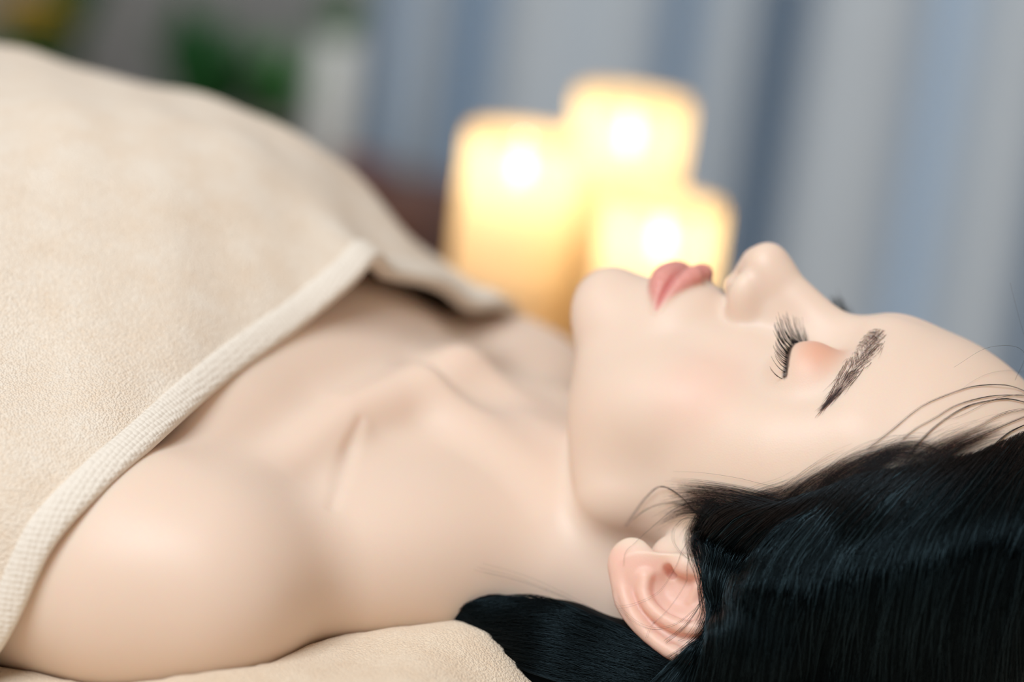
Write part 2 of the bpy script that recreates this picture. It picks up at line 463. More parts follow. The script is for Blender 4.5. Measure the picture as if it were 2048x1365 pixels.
# ------------------------------------------------------------------ the person
V, Fq = surface_nets(person_sdf, (-38, -25, -1.2), (29.5, 25, 22), 0.30)
V = project(person_sdf, V, 1)
V, Fq, _ = subdivide(V, Fq)
V = project(person_sdf, V, 1)
fc = to_head(V[Fq].mean(1))
fx = np.abs(fc[:, 0])
fine = ((fx < 5.4) & (fc[:, 1] > 6.0) & (fc[:, 2] > -6.5) & (fc[:, 2] < 4.2)) | ((fx > 5.3) & (fc[:, 1] < 2.2) & (fc[:, 1] > -4.6) & (fc[:, 2] > -4.2) & (fc[:, 2] < 4.5))
V, Fq, NG = subdivide(V, Fq, fine)
V = np.concatenate([project(person_sdf, c, 1) for c in np.array_split(V, 4)])
person = mesh_np('person', V, Fq, MAT['skin'], ngons=NG)
nrm = np.concatenate([grad(person_sdf, c, 0.03) for c in np.array_split(V, 4)])
nrm /= np.linalg.norm(nrm, axis=1, keepdims=True) + 1e-9
if len(person.data.vertices) == len(nrm):
    person.data.normals_split_custom_set_from_vertices(nrm.astype(np.float32))
tag(person, 'woman lying on her back asleep, eyes closed, bare shoulders, under cream towel', 'person')
Lh = to_head(V); La = Lh.copy(); La[:, 0] = np.abs(La[:, 0])
inhead = (V[:, 0] > 4)
lipd = np.minimum(chain(La, *UP_LIP), chain(La, *LO_LIP))
set_attr(person, 'lip', inhead * sstep(0.10, -0.04, lipd))
eyed = np.linalg.norm((La - (EYE_C + np.array([0.15, 0.9, 0.35]))) / np.array([1.6, 1.6, 1.1]), axis=1)
set_attr(person, 'lid', inhead * 0.8 * sstep(1.25, 0.2, eyed))
blush = np.linalg.norm((La - np.array([4.4, 6.3, -1.6])) / np.array([2.6, 2.6, 2.3]), axis=1)
earb = sstep(6.0, 6.9, La[:, 0]) * sstep(1.1, 0.3, La[:, 1]) * (np.abs(La[:, 2]) < 4.5) * sstep(0.8, 0.0, ear_sdf(La)) 
set_attr(person, 'blush', np.clip(inhead * (0.35 * sstep(1.2, 0.2, blush) + 0.8 * earb), 0, 1))
ll = lash_line(16)
set_attr(person, 'liner', inhead * sstep(0.17, 0.04, chain(La, ll, [0.0] * 16)))

# ------------------------------------------------------------------ hair volume
HL_Z = np.array([-6, -4, -2.5, -1.2, 0.2, 1.2, 2.5, 3.7, 4.9, 6.1, 7.2, 8.6, 9.4, 10.5, 13])
HL_Y = np.array([-5.5, -4.0, -3.2, -2.0, 0.6, 1.9, 2.4, 2.9, 3.5, 4.1, 4.7, 5.5, 6.2, 7.2, 9])
def hair_sdf(P):
    P = np.asarray(P, np.float32)
    L = to_head(P); h, sx, La = head_sdf(L)
    g = np.interp(La[:, 2], HL_Z, HL_Y) - La[:, 1]
    th = -0.45 + 1.30 * sstep(0.0, 3.4, g)
    d = h - th
    # lock swept over the top of the ear and tucked behind it
    lk = [(6.5, 3.0, 4.0), (7.0, 1.9, 3.0), (7.9, 0.3, 2.65), (8.5, -1.3, 2.45), (8.4, -2.8, 2.0), (7.6, -4.2, 1.0), (6.4, -5.4, 0.2)]
    d = smin(d, chain(La, lk, [.25, .6, .85, 1.0, 1.1, 1.2, 1.3], 0.4), 0.9)
    lk2 = [(6.8, 2.0, 4.0), (7.6, 0.2, 3.6), (8.2, -2.0, 3.2), (7.6, -4.5, 2.6)]
    d = smin(d, chain(La, lk2, [.6, 1.0, 1.3, 1.4], 0.5), 1.0)
    # bunch lying beside the neck
    d = smin(d, chain(P, [(4.2, -7.6, 5.3), (7.0, -8.2, 5.0), (10.5, -8.3, 4.3), (14.0, -7.8, 3.5), (17.0, -6.0, 3.2)], [.15, 1.1, 2.1, 2.6, 3.2], 0.6), 1.0)
    d = smin(d, ell(P, (18.0, -2.5, 2.6), (9.5, 9.0, 2.6)), 1.5)
    return smax(d, 0.4 - (P[:, 2] - 0.0), 0.5)

HV, HF = surface_nets(hair_sdf, (3, -14, -0.6), (31, 12, 20), 0.30)
HV = project(hair_sdf, HV, 2)
hair = mesh_np('hair', HV, HF, MAT['hairbase'], person)
hair['label'] = 'long straight black hair swept back over the ear'

def skin_or_hair(X): return np.minimum(person_sdf(X), hair_sdf(X))
def guide_march(guides, m, sdf, off=0.0):
    """pixel guides -> 3D points where their rays meet the surface, smoothed"""
    G = np.stack([spline(g, m) for g in guides])
    P, ok = march(sdf, G[..., 0].ravel(), G[..., 1].ravel(), off)
    return P.reshape(G.shape[0], m, 3), ok.reshape(G.shape[0], m)

def strands(G3, n, lift, jitter, seg, lo=(0.0, 0.3), hi=(0.75, 1.0), seed=1):
    """random strands between neighbouring 3D guides"""
    r = np.random.default_rng(seed)
    k, m, _ = G3.shape
    a = r.uniform(0, k - 1 - 1e-6, n); i = a.astype(int); f = (a - i)
    drift = r.normal(0, jitter, n)
    t0 = lo[0] + (lo[1] - lo[0]) * r.uniform(0, 1, n) ** 0.6; t1 = r.uniform(*hi, n)
    t = t0[:, None] + (t1 - t0)[:, None] * np.linspace(0, 1, seg)[None]
    ff = np.clip(a[:, None] + drift[:, None] * (t - 0.3), 0, k - 1 - 1e-6); i = ff.astype(int); f = ff - i
    s = t * (m - 1); j = np.minimum(s.astype(int), m - 2); u = s - j
    w = lambda A, B: G3[A, B]
    P = ((1 - f) * (1 - u))[..., None] * w(i, j) + (f * (1 - u))[..., None] * w(i + 1, j) + ((1 - f) * u)[..., None] * w(i, j + 1) + (f * u)[..., None] * w(i + 1, j + 1)
    L = r.uniform(0, 1, n) ** 1.5 * lift
    N3 = HN(G3.reshape(-1, 3)).reshape(G3.shape); w = lambda A, B: N3[A, B]
    NP = ((1 - f) * (1 - u))[..., None] * w(i, j) + (f * (1 - u))[..., None] * w(i + 1, j) + ((1 - f) * u)[..., None] * w(i, j + 1) + (f * u)[..., None] * w(i + 1, j + 1)
    P = P + NP * (0.03 + L[:, None, None] * np.sin(np.pi * np.linspace(0.12, 0.9, seg))[None, :, None])
    wob = np.cumsum(r.normal(0, 0.012, P.shape), 1)
    return P + wob

def HN(P):
    g = grad(skin_or_hair, P, 0.08); return g / (np.linalg.norm(g, axis=1, keepdims=True) + 1e-9)

side_guides = [
    [(1475, 1003), (1425, 1030), (1402, 1085), (1412, 1150), (1426, 1210), (1405, 1275), (1345, 1330), (1270, 1400)],
    [(1560, 1003), (1480, 1030), (1420, 1085), (1415, 1160), (1425, 1240), (1390, 1330), (1330, 1420)],
    [(1640, 978), (1560, 1035), (1480, 1105), (1450, 1200), (1445, 1290), (1410, 1420)],
    [(1720, 945), (1640, 1030), (1560, 1130), (1520, 1240), (1500, 1420)],
    [(1840, 925), (1740, 1010), (1660, 1120), (1620, 1250), (1600, 1420)],
    [(1960, 900), (1860, 990), (1780, 1110), (1740, 1260), (1720, 1420)],
    [(2050, 860), (1980, 960), (1900, 1100), (1860, 1260), (1850, 1420)],
    [(2100, 880), (2070, 970), (2010, 1110), (1980, 1260), (1970, 1420)],
    [(2165, 940), (2150, 1010), (2110, 1120), (2090, 1260), (2080, 1420)],
    [(2215, 1010), (2205, 1070), (2190, 1150), (2180, 1270), (2170, 1420)]]
dense = []
for q in range(len(side_guides) - 1):
    A, B = spline(side_guides[q], 22), spline(side_guides[q + 1], 22)
    for f in np.arange(0, 1, 0.25): dense.append(A * (1 - f) + B * f)
G3, okm = guide_march(dense, 22, skin_or_hair)
for gi in range(len(G3)):
    idx = np.where(okm[gi])[0]
    for j in np.where(~okm[gi])[0]:
        if len(idx): G3[gi, j] = G3[gi, idx[np.argmin(abs(idx - j))]]
G3 = G3[okm.sum(1) > 12]
tubes('strands', strands(G3, 8000, 0.34, 1.6, 14, lo=(0.0, 0.35), seed=3), np.linspace(0.011, 0.006, 14), MAT['hair'], hair)
tubes('painted_sheen_strands', strands(G3, 900, 0.42, 2.0, 14, lo=(0.0, 0.5), seed=4), np.linspace(0.013, 0.006, 14), MAT['hairpaintsheen'], hair)  # scattered strands whose colour carries the painted teal sheen
tubes('fine_strands', strands(G3, 1800, 0.35, 2.6, 12, lo=(0.0, 0.02), hi=(0.2, 0.6), seed=5), np.linspace(0.007, 0.003, 12), MAT['hairfine'], hair)

# crown and back of the head: strands combed back along the surface
r_ = np.random.default_rng(14)
Lv = to_head(HV); cand = np.where((HV[:, 2] > 3.5) & ((Lv[:, 0] < 3.0) | (Lv[:, 2] > 9.5) | (Lv[:, 1] < -4)) & (person_sdf(HV) > 0.25))[0]
cp = HV[r_.choice(cand, 1800)] + 0.0; path = []
for q in range(11):
    g_ = HN(cp); path.append(cp + g_ * (0.03 + 0.1 * math.sin(q * 0.28)))
    lx_ = to_head(cp)
    fl_ = np.stack([0.25 * np.sign(lx_[:, 0]), np.full(len(cp), -1.0), np.full(len(cp), -0.35)], 1) @ HROT.T + r_.normal(0, 0.05, cp.shape)
    fl_ -= (fl_ * g_).sum(1, keepdims=True) * g_; fl_ /= np.linalg.norm(fl_, axis=1, keepdims=True) + 1e-9
    cp = cp + fl_ * 0.45; gg, vv_ = grad(skin_or_hair, cp, 0.03, True); cp = cp - gg * np.clip(vv_, -0.4, 0.4)[:, None]
path = np.stack(path, 1)
free = (person_sdf(path.reshape(-1, 3)).reshape(path.shape[:2]) > 0.15).all(1) & (hair_sdf(path.reshape(-1, 3)).reshape(path.shape[:2]) < 0.3).all(1)
tubes('crown_strands', path[free], np.linspace(0.010, 0.005, 11), MAT['hair'], hair)

# bunch beside the neck
bed_guides = [[(1330, 1290), (1200, 1245), (1080, 1205), (960, 1208), (915, 1218)], [(1330, 1320), (1200, 1280), (1080, 1250), (980, 1240), (925, 1232)],
              [(1340, 1350), (1220, 1320), (1100, 1290), (1000, 1275), (940, 1255)], [(1340, 1390), (1240, 1365), (1130, 1330), (1040, 1310), (965, 1285)],
              [(1340, 1430), (1240, 1410), (1150, 1370), (1060, 1340), (1000, 1315)]]
B3, okb = guide_march([spline(g, 16) for g in bed_guides], 16, hair_sdf)
for gi in range(len(B3)):          # where a ray slips past the bunch keep the nearest good depth
    good = okb[gi]
    if not good.all():
        idx = np.where(good)[0]
        for j in np.where(~good)[0]: B3[gi, j] = B3[gi, idx[np.argmin(abs(idx - j))]]
tubes('neck_strands', strands(B3, 1500, 0.3, 1.5, 12, lo=(0, 0.2), hi=(0.8, 1.0), seed=9), np.linspace(0.010, 0.005, 12), MAT['hair'], hair)

# fine baby hair along the temple and sideburn, and loose wisps
def skin_strands(guides, n, m, spread, off, rad, mat, name, seed, surf=None):
    r = np.random.default_rng(seed); allp = []
    G = [spline(g, m) for g in guides]
    for _ in range(n):
        g = G[r.integers(len(G))]; c = g + r.normal(0, spread, 2) + np.cumsum(r.normal(0, spread * 0.05, (m, 2)), 0)
        t1 = r.uniform(0.55, 1.0); allp.append(spline(c, 24)[np.linspace(0, 23 * t1, m).astype(int)])
    A = np.stack(allp)
    P, ok = march(surf or person_sdf, A[..., 0].ravel(), A[..., 1].ravel(), off)
    P = P.reshape(n, m, 3); ok = ok.reshape(n, m).all(1)
    P = P + HNs(P.reshape(-1, 3)).reshape(P.shape) * (r.uniform(0, 1, n)[:, None, None] * 0.12)
    return tubes(name, P[ok], rad, mat, hair)
def HNs(P):
    g = grad(person_sdf, P, 0.08); return g / (np.linalg.norm(g, axis=1, keepdims=True) + 1e-9)

fringe = [[(1430, 1010), (1395, 1050), (1390, 1095), (1408, 1140), (1424, 1190)], [(1445, 1020), (1405, 1060), (1402, 1110), (1418, 1165), (1424, 1225), (1398, 1270)],
          [(1430, 1120), (1418, 1180), (1424, 1230), (1400, 1275), (1360, 1310)], [(1440, 1180), (1430, 1240), (1400, 1290), (1350, 1325), (1290, 1350)]]
temple = [[(1640, 990), (1680, 950), (1740, 920), (1810, 910), (1870, 930)], [(1700, 985), (1740, 940), (1790, 905), (1850, 900), (1910, 925)],
          [(1560, 1020), (1600, 985), (1650, 950), (1710, 925)], [(1780, 980), (1830, 930), (1890, 895), (1950, 880)], [(1860, 950), (1900, 905), (1960, 875), (2020, 860)],
          [(1700, 1010), (1720, 970), (1760, 945), (1800, 950)], [(1480, 1030), (1520, 1005), (1570, 990), (1630, 960)]]
skin_strands(temple, 1600, 9, 13, 0.03, np.linspace(0.004, 0.0016, 9), MAT['hairfine'], 'temple_hair', 21)
skin_strands(fringe, 300, 12, 9, 0.05, np.linspace(0.009, 0.004, 12), MAT['hair'], 'ear_fringe', 23, skin_or_hair)
sideburn = [[(1560, 1010), (1480, 990), (1400, 978), (1330, 975)], [(1540, 1030), (1460, 1005), (1390, 1000), (1320, 1015)], [(1500, 1050), (1430, 1020), (1370, 1020), (1310, 1050)],
            [(1470, 1080), (1420, 1050), (1390, 1060), (1375, 1100)], [(1450, 1040), (1410, 1015), (1370, 1000)]]
skin_strands(sideburn, 520, 9, 10, 0.04, np.linspace(0.0055, 0.002, 9), MAT['hairfine'], 'sideburn_hair', 22)

def zz(pts, x0, y0, k): return [(x0 + k * x, y0 + k * y) for x, y in pts]
T = lambda p: zz(p, 1648, 640, 0.2637)
Q = lambda p: zz(p, 1100, 900, 0.3418)
wisps = [
    (T([(1560, 560), (1450, 515), (1340, 495), (1150, 505), (980, 555), (740, 660), (500, 850), (330, 980)]), 5, 2.0, 0.006),
    (T([(1560, 578), (1380, 570), (1200, 590), (1000, 650), (850, 740), (690, 830), (600, 900)]), 5, 2.0, 0.006),
    (T([(1560, 635), (1400, 600), (1250, 615), (1080, 660), (900, 770), (750, 900), (640, 1040), (580, 1170)]), 7, 2.2, 0.007),
    (T([(1560, 780), (1400, 860), (1250, 990), (1100, 1120), (1000, 1220)]), 12, 2.6, 0.008),
    (T([(1560, 930), (1400, 980), (1250, 1080), (1100, 1190), (1000, 1260)]), 10, 3.0, 0.007),
    (T([(1540, 405), (1400, 385), (1250, 410), (1120, 470), (1030, 540)]), 1, 0.5, 0.004),
    (T([(1560, 670), (1350, 720), (1150, 830), (1000, 900), (880, 990)]), 5, 4.0, 0.005),
    (T([(1560, 720), (1300, 830), (1100, 930), (950, 1010), (800, 1060)]), 5, 4.0, 0.005),
    (T([(1540, 560), (1300, 600), (1000, 740), (880, 760)]), 2, 3.0, 0.004),
    (T([(1000, 1150), (850, 980), (650, 930), (480, 980), (330, 1120)]), 5, 4.0, 0.005),
    (Q([(960, 470), (860, 380), (760, 270), (650, 215), (560, 280), (480, 390), (440, 450)]), 6, 3.0, 0.006),
    (Q([(980, 470), (880, 380), (780, 325), (680, 310), (560, 350), (480, 410)]), 5, 2.5, 0.005),
    (Q([(960, 520), (900, 430), (800, 400), (725, 460), (715, 530), (745, 590), (800, 640), (880, 670)]), 3, 2.5, 0.005),
    (Q([(960, 480), (860, 480), (780, 580), (740, 680), (640, 830), (500, 900), (400, 920)]), 2, 2.0, 0.004),
    (Q([(940, 560), (830, 560), (800, 700), (790, 780), (690, 930), (590, 1030), (560, 1100)]), 2, 2.0, 0.004),
    (Q([(960, 760), (900, 860), (850, 930), (740, 1020), (620, 1050), (520, 1020), (440, 960), (380, 900)]), 3, 2.0, 0.004),
    (Q([(1050, 340), (900, 300), (740, 340), (600, 450), (500, 540), (440, 600), (430, 680)]), 2, 2.0, 0.004),
    (Q([(960, 680), (930, 800), (880, 900), (830, 980), (760, 1060), (680, 1120)]), 8, 4.0, 0.006),
    ([(1180, 1230), (1080, 1232), (990, 1240), (930, 1246), (890, 1266)], 6, 5.0, 0.008),
    ([(1150, 1300), (1060, 1300), (985, 1285), (935, 1262), (905, 1240)], 6, 5.0, 0.007),
    ([(1160, 1345), (1060, 1330), (990, 1312), (940, 1296), (900, 1302)], 5, 6.0, 0.006),
    ([(1230, 1245), (1130, 1195), (1040, 1160), (960, 1140)], 4, 8.0, 0.004),
    (Q([(900, 520), (850, 500), (820, 560), (850, 630), (920, 690)]), 8, 4.0, 0.006),
]
wl = []
for g, n, sp, rad in wisps:
    r = np.random.default_rng(len(wl) + 40)
    base = spline(g, 26)
    cs = np.stack([base + np.outer(np.linspace(0.2, 1, 26), r.normal(0, sp, 2)) + np.cumsum(r.normal(0, 0.12, (26, 2)), 0) for _ in range(n)])
    P, ok = march(lambda X: np.minimum(person_sdf(X), hair_sdf(X)), cs[..., 0].ravel(), cs[..., 1].ravel(), 0.06)
    P = P.reshape(n, 26, 3); ok = ok.reshape(n, 26)
    for q in range(n):
        if not ok[q].all():
            idx = np.where(ok[q])[0]
            if len(idx) < 8: continue
            for j in np.where(~ok[q])[0]:
                d = pray([cs[q, j, 0]], [cs[q, j, 1]])[0]; tt = (P[q, idx[np.argmin(abs(idx - j))]] - CPOS) @ d
                P[q, j] = CPOS + d * tt
        # a hair bridges hollows instead of diving into them
        dep = (P[q] - CPOS) @ VDIR
        for _ in range(30): dep[1:-1] = np.minimum(dep[1:-1], 0.5 * dep[:-2] + 0.5 * dep[2:])
        sc = dep / ((P[q] - CPOS) @ VDIR)
        P[q] = CPOS + (P[q] - CPOS) * sc[:, None]
        wl.append((P[q], rad))
tubes('wisps', np.stack([w[0] for w in wl]), np.stack([np.full(26, w[1]) * np.linspace(1, 0.5, 26) for w in wl]), MAT['hairfine'], hair, sides=4)
fly = [np.array([from_head((0.5, 8.2, 9.0)), from_head((0.2, 9.3, 9.2)), from_head((-0.3, 10.5, 8.6)), from_head((-0.5, 11.6, 8.1))]),
       np.array([from_head((0.6, 7.7, 9.6)), from_head((1.0, 9.4, 9.3)), from_head((1.8, 9.5, 8.2)), from_head((2.6, 8.7, 7.2))])]
tubes('flyaway_hair', np.stack([spline(f, 18) for f in fly]), np.linspace(0.005, 0.003, 18), MAT['hairfine'], hair, sides=4)

# ------------------------------------------------------------------ lashes and brows
def front_y(x, z):
    y = np.full(len(x), 14.0)
    for i in range(80):
        y = y - np.clip(head_sdf(np.stack([x, y, z], 1))[0] * 0.7, -1, 1)
    return y
for side in (1, -1):
    r = np.random.default_rng(61)
    base = lash_line(42, EYE_R + 0.0)[2:]
    ls = []
    for q, b in enumerate(base):
        t = q / len(base)
        for rep in range(2):
            ln = (0.62 + 0.3 * math.sin(math.pi * min(1, t * 1.1 + .1))) * r.uniform(0.75, 1.12)
            out = b - EYE_C; out /= np.linalg.norm(out)
            d0 = out * 0.55 + np.array([0.35 * (t - 0.45), 0.15, -0.75]) + r.normal(0, 0.09, 3); d0 /= np.linalg.norm(d0)
            up = np.array([0.25 * (t - 0.4), 1.0, 0.15])
            s = np.linspace(0, 1, 8)[:, None]
            ls.append(b + r.normal(0, 0.015, 3) + d0 * ln * s + up * 0.55 * ln * s ** 2)
    ls = np.array(ls) * np.array([side, 1, 1])
    tubes('eyelashes', from_head(ls.reshape(-1, 3)).reshape(ls.shape), np.linspace(0.015, 0.004, 8), MAT['lash'], person, sides=4)
    # brow: short hairs combed towards the temple
    nb = 560
    t = r.uniform(0, 1, nb) ** 1.1
    cx = np.interp(t, [0, .25, .5, .75, 1], [1.65, 2.65, 3.65, 4.5, 5.15]); cz = np.interp(t, [0, .25, .5, .75, 1], [3.85, 3.94, 3.85, 3.62, 3.36])
    hw = np.interp(t, [0, .12, .5, .8, 1], [.36, .56, .48, .26, .03])
    w = r.uniform(-1, 1, nb); z0 = cz + w * hw
    ln = r.uniform(0.35, 0.75, nb) * np.interp(t, [0, .2, 1], [.9, 1, .7])
    ang = np.where(w < 0, 0.55, -0.10) * np.interp(t, [0, .25, 1], [1.9, 1.0, 0.25]) + r.normal(0, 0.16, nb) + np.interp(t, [0, .5, 1], [0.15, -0.15, -0.42])
    s = np.linspace(0, 1, 6)
    X = cx[:, None] + ln[:, None] * s * np.cos(ang)[:, None]
    Z = z0[:, None] + ln[:, None] * (s * np.sin(ang)[:, None] - 0.18 * s ** 2)
    Y = front_y(X.ravel(), Z.ravel()).reshape(X.shape) + 0.015 + 0.09 * r.uniform(0, 1, nb)[:, None] * np.sin(s * 2.2)
    B_ = np.stack([X * side, Y, Z], -1)
    tubes('eyebrow', from_head(B_.reshape(-1, 3)).reshape(B_.shape), np.linspace(0.0055, 0.0015, 6), MAT['brow'], person)

# ------------------------------------------------------------------ towels
def terry_material(name, c0, c1, bump=0.6):
    m, nt, b = new_mat(name)
    tc = N(nt, 'ShaderNodeTexCoord')
    n0 = N(nt, 'ShaderNodeTexNoise'); n0.inputs['Scale'].default_value = 55; n0.inputs['Detail'].default_value = 5
    n1 = N(nt, 'ShaderNodeTexNoise'); n1.inputs['Scale'].default_value = 640; n1.inputs['Detail'].default_value = 3; n1.inputs['Distortion'].default_value = 0.8
    v1 = N(nt, 'ShaderNodeTexVoronoi'); v1.inputs['Scale'].default_value = 1100
    for n_ in (n0, n1, v1): nt.links.new(tc.outputs['Object'], n_.inputs['Vector'])
    mx = N(nt, 'ShaderNodeMix', data_type='RGBA'); ad = N(nt, 'ShaderNodeMath', operation='ADD'); ml = N(nt, 'ShaderNodeMath', operation='MULTIPLY_ADD')
    nt.links.new(n1.outputs['Fac'], ad.inputs[0]); nt.links.new(n0.outputs['Fac'], ad.inputs[1])
    nt.links.new(ad.outputs[0], ml.inputs[0]); ml.inputs[1].default_value = 1.6; ml.inputs[2].default_value = -1.1; ml.use_clamp = True
    nt.links.new(ml.outputs[0], mx.inputs['Factor']); mx.inputs[6].default_value = (*c0, 1); mx.inputs[7].default_value = (*c1, 1)
    nt.links.new(mx.outputs[2], b.inputs['Base Color'])
    b.inputs['Roughness'].default_value = 0.95; b.inputs['Specular IOR Level'].default_value = 0.1
    b.inputs['Sheen Weight'].default_value = 0.25; b.inputs['Sheen Roughness'].default_value = 0.6
    a2 = N(nt, 'ShaderNodeMath', operation='SUBTRACT'); nt.links.new(n1.outputs['Fac'], a2.inputs[0]); nt.links.new(v1.outputs['Distance'], a2.inputs[1])
    bp = N(nt, 'ShaderNodeBump'); bp.inputs['Strength'].default_value = bump; bp.inputs['Distance'].default_value = 0.0012
    nt.links.new(a2.outputs[0], bp.inputs['Height']); nt.links.new(bp.outputs['Normal'], b.inputs['Normal'])
    return m
def woven_material():
    m, nt, b = new_mat('woven_hem')
    tc = N(nt, 'ShaderNodeTexCoord')
    b.inputs['Base Color'].default_value = (0.80, 0.74, 0.66, 1); b.inputs['Roughness'].default_value = 0.85
    v = N(nt, 'ShaderNodeTexVoronoi'); v.inputs['Scale'].default_value = 480; v.inputs['Randomness'].default_value = 0.25
    nt.links.new(tc.outputs['Object'], v.inputs['Vector'])
    bp = N(nt, 'ShaderNodeBump', invert=True); bp.inputs['Strength'].default_value = 0.7; bp.inputs['Distance'].default_value = 0.001
    nt.links.new(v.outputs['Distance'], bp.inputs['Height']); nt.links.new(bp.outputs['Normal'], b.inputs['Normal'])
    return m
MAT['terry'] = terry_material('terry_cream', (0.80, 0.66, 0.52), (0.86, 0.78, 0.68))
MAT['terry_bed'] = terry_material('terry_beige', (0.76, 0.60, 0.44), (0.84, 0.72, 0.57))
MAT['hem'] = woven_material()

EDGE = [(-7.4, -21.6, 0.9), (-6.7, -20.9, 2.9), (-5.45, -20.85, 5.35), (-4.65, -20.0, 8.4), (-4.0, -18.0, 10.15), (-3.75, -15, 11.25), (-4.1, -9, 12.4), (-3.6, -4, 13.75), (-3.0, -1, 15.1),
        (-3.0, 1.2, 15.75), (-3.3, 4.0, 14.5), (-2.7, 8.0, 13.5), (-2.3, 11.0, 12.1), (-1.9, 14.0, 11.7), (-2.5, 18.0, 9.6), (-3.5, 21.0, 6.0), (-4.2, 22.2, 2.9), (-4.6, 22.8, 0.9)]
SECT = {
    -6.4: [(-21.9, 0.9), (-21.5, 3), (-21.2, 6), (-20.3, 9.4), (-18.3, 11.2), (-15, 12.4), (-9, 14.3), (-4, 16.0), (-1, 17.0), (1.2, 17.5), (4, 17.0), (8, 16.2), (11, 14.9), (14, 13.4), (18, 10.8), (21.2, 6.8), (22.6, 3), (23.2, 0.9)],
    -10: [(-22.4, 0.9), (-22, 3), (-21.7, 6.2), (-20.6, 10.0), (-18.6, 11.8), (-15.2, 13.2), (-9, 16.2), (-4, 18.4), (-1, 19.2), (1.2, 19.4), (4, 19.1), (8, 18.4), (11, 17.4), (14, 15.6), (18, 12), (21.6, 7.2), (23, 3), (23.6, 0.9)],
    -15: [(-23, 0.9), (-22.5, 3), (-22.1, 6.2), (-21, 10), (-18.8, 12.2), (-15.2, 14.4), (-9, 18.0), (-4, 19.9), (-1, 20.3), (1.2, 20.3), (4, 20.0), (8, 19.6), (11, 18.9), (14, 17.0), (18, 13), (21.9, 7.6), (23.4, 3), (24, 0.9)],
    -21: [(-23.3, 0.9), (-22.8, 3), (-22.4, 6.2), (-21.2, 10), (-18.9, 12.4), (-15.2, 14.8), (-9, 18.0), (-4, 19.8), (-1, 20.3), (1.2, 20.35), (4, 20.25), (8, 19.8), (11, 19.0), (14, 16.9), (18, 13), (22, 7.6), (23.6, 3), (24.2, 0.9)],
    -30: [(-23.6, 0.9), (-23, 3), (-22.6, 6.2), (-21.4, 10), (-19, 12.6), (-15.4, 15), (-9, 18.4), (-4, 20.1), (-1, 20.7), (1.2, 20.8), (4, 20.7), (8, 20.2), (11, 19.2), (14, 17.0), (18, 13), (22, 7.6), (23.6, 3), (24.2, 0.9)],
    -55: [(-24, 0.9), (-23.4, 3), (-23, 6), (-21.6, 9.6), (-19, 12), (-15.4, 14), (-9, 16.6), (-4, 18), (-1, 18.5), (1.2, 18.6), (4, 18.5), (8, 17.8), (11, 16.6), (14, 14.6), (18, 11.6), (22, 7), (23.6, 3), (24.2, 0.9)],
    -100: [(-24, 0.9), (-23.4, 3), (-23, 6), (-21.6, 8.6), (-19, 10), (-15.4, 11), (-9, 13), (-4, 13.6), (-1, 13.2), (1.2, 13.2), (4, 13.8), (8, 13.6), (11, 12.8), (14, 11.6), (18, 9.8), (22, 6.6), (23.6, 3), (24.2, 0.9)]}
NS = 190
rows = [spline(EDGE, NS)] + [spline([(x, y, z) for y, z in SECT[x]], NS) for x in sorted(SECT, reverse=True)]
rows = np.stack(rows, 0)                                   # (station, s, 3)
tt = np.concatenate([np.linspace(0, 4, 130), np.linspace(4, 7, 50)[1:]])
def along(rows, tt):
    out = np.empty((len(tt), rows.shape[1], 3)); R_ = np.concatenate([2 * rows[:1] - rows[1:2], rows, 2 * rows[-1:] - rows[-2:-1]])
    for q, t in enumerate(tt):
        i = min(int(t), rows.shape[0] - 2); u = t - i
        p0, p1, p2, p3 = R_[i], R_[i + 1], R_[i + 2], R_[i + 3]
        out[q] = 0.5 * (2 * p1 + (p2 - p0) * u + (2 * p0 - 5 * p1 + 4 * p2 - p3) * u ** 2 + (3 * p1 - p0 - 3 * p2 + p3) * u ** 3)
    return out
TW = along(rows, tt)
def tnoise(P, amp, f):
    return amp * (np.sin(P[..., 0] * f + 1.3 * np.sin(P[..., 1] * f * 0.7 + 2)) * np.sin(P[..., 1] * f * 1.1 + 0.7) + 0.5 * np.sin(P[..., 0] * f * 2.3 + P[..., 1] * f * 1.9))
TW[..., 2] += tnoise(TW, 0.10, 0.55) * np.clip((TW[..., 2] - 3) / 4, 0, 1)
towel = mesh_np('towel', TW.reshape(-1, 3), grid_faces(len(tt), NS)[:, ::-1], MAT['terry'])
sm = towel.modifiers.new('thickness', 'SOLIDIFY'); sm.thickness = 0.5 * CM; sm.offset = -1
tag(towel, 'cream terry towel draped over the lying woman, with a woven white hem', 'towel')
# woven hem along the edge
ed = spline(EDGE, 400); back = along(rows, np.array([0.36]))[0]
back = np.stack([np.interp(np.linspace(0, 1, 400), np.linspace(0, 1, NS), back[:, k]) for k in range(3)], 1)
dirb = back - ed; dirb /= np.linalg.norm(dirb, axis=1, keepdims=True)
tang = np.gradient(ed, axis=0); tang /= np.linalg.norm(tang, axis=1, keepdims=True)
nup = np.cross(dirb, tang); nup /= np.linalg.norm(nup, axis=1, keepdims=True); nup *= np.sign(nup[200, 2])
prof = [(-0.10, -0.42), (-0.22, -0.2), (-0.2, 0.06), (-0.08, 0.17), (0.1, 0.2), (0.5, 0.18), (0.88, 0.16), (1.0, 0.06), (1.0, -0.3)]
hemv = np.stack([ed + dirb * a + nup * b for a, b in prof], 1)
mesh_np('hem', hemv.reshape(-1, 3), grid_faces(400, len(prof)), MAT['hem'], towel)['label'] = 'flat white woven hem band'

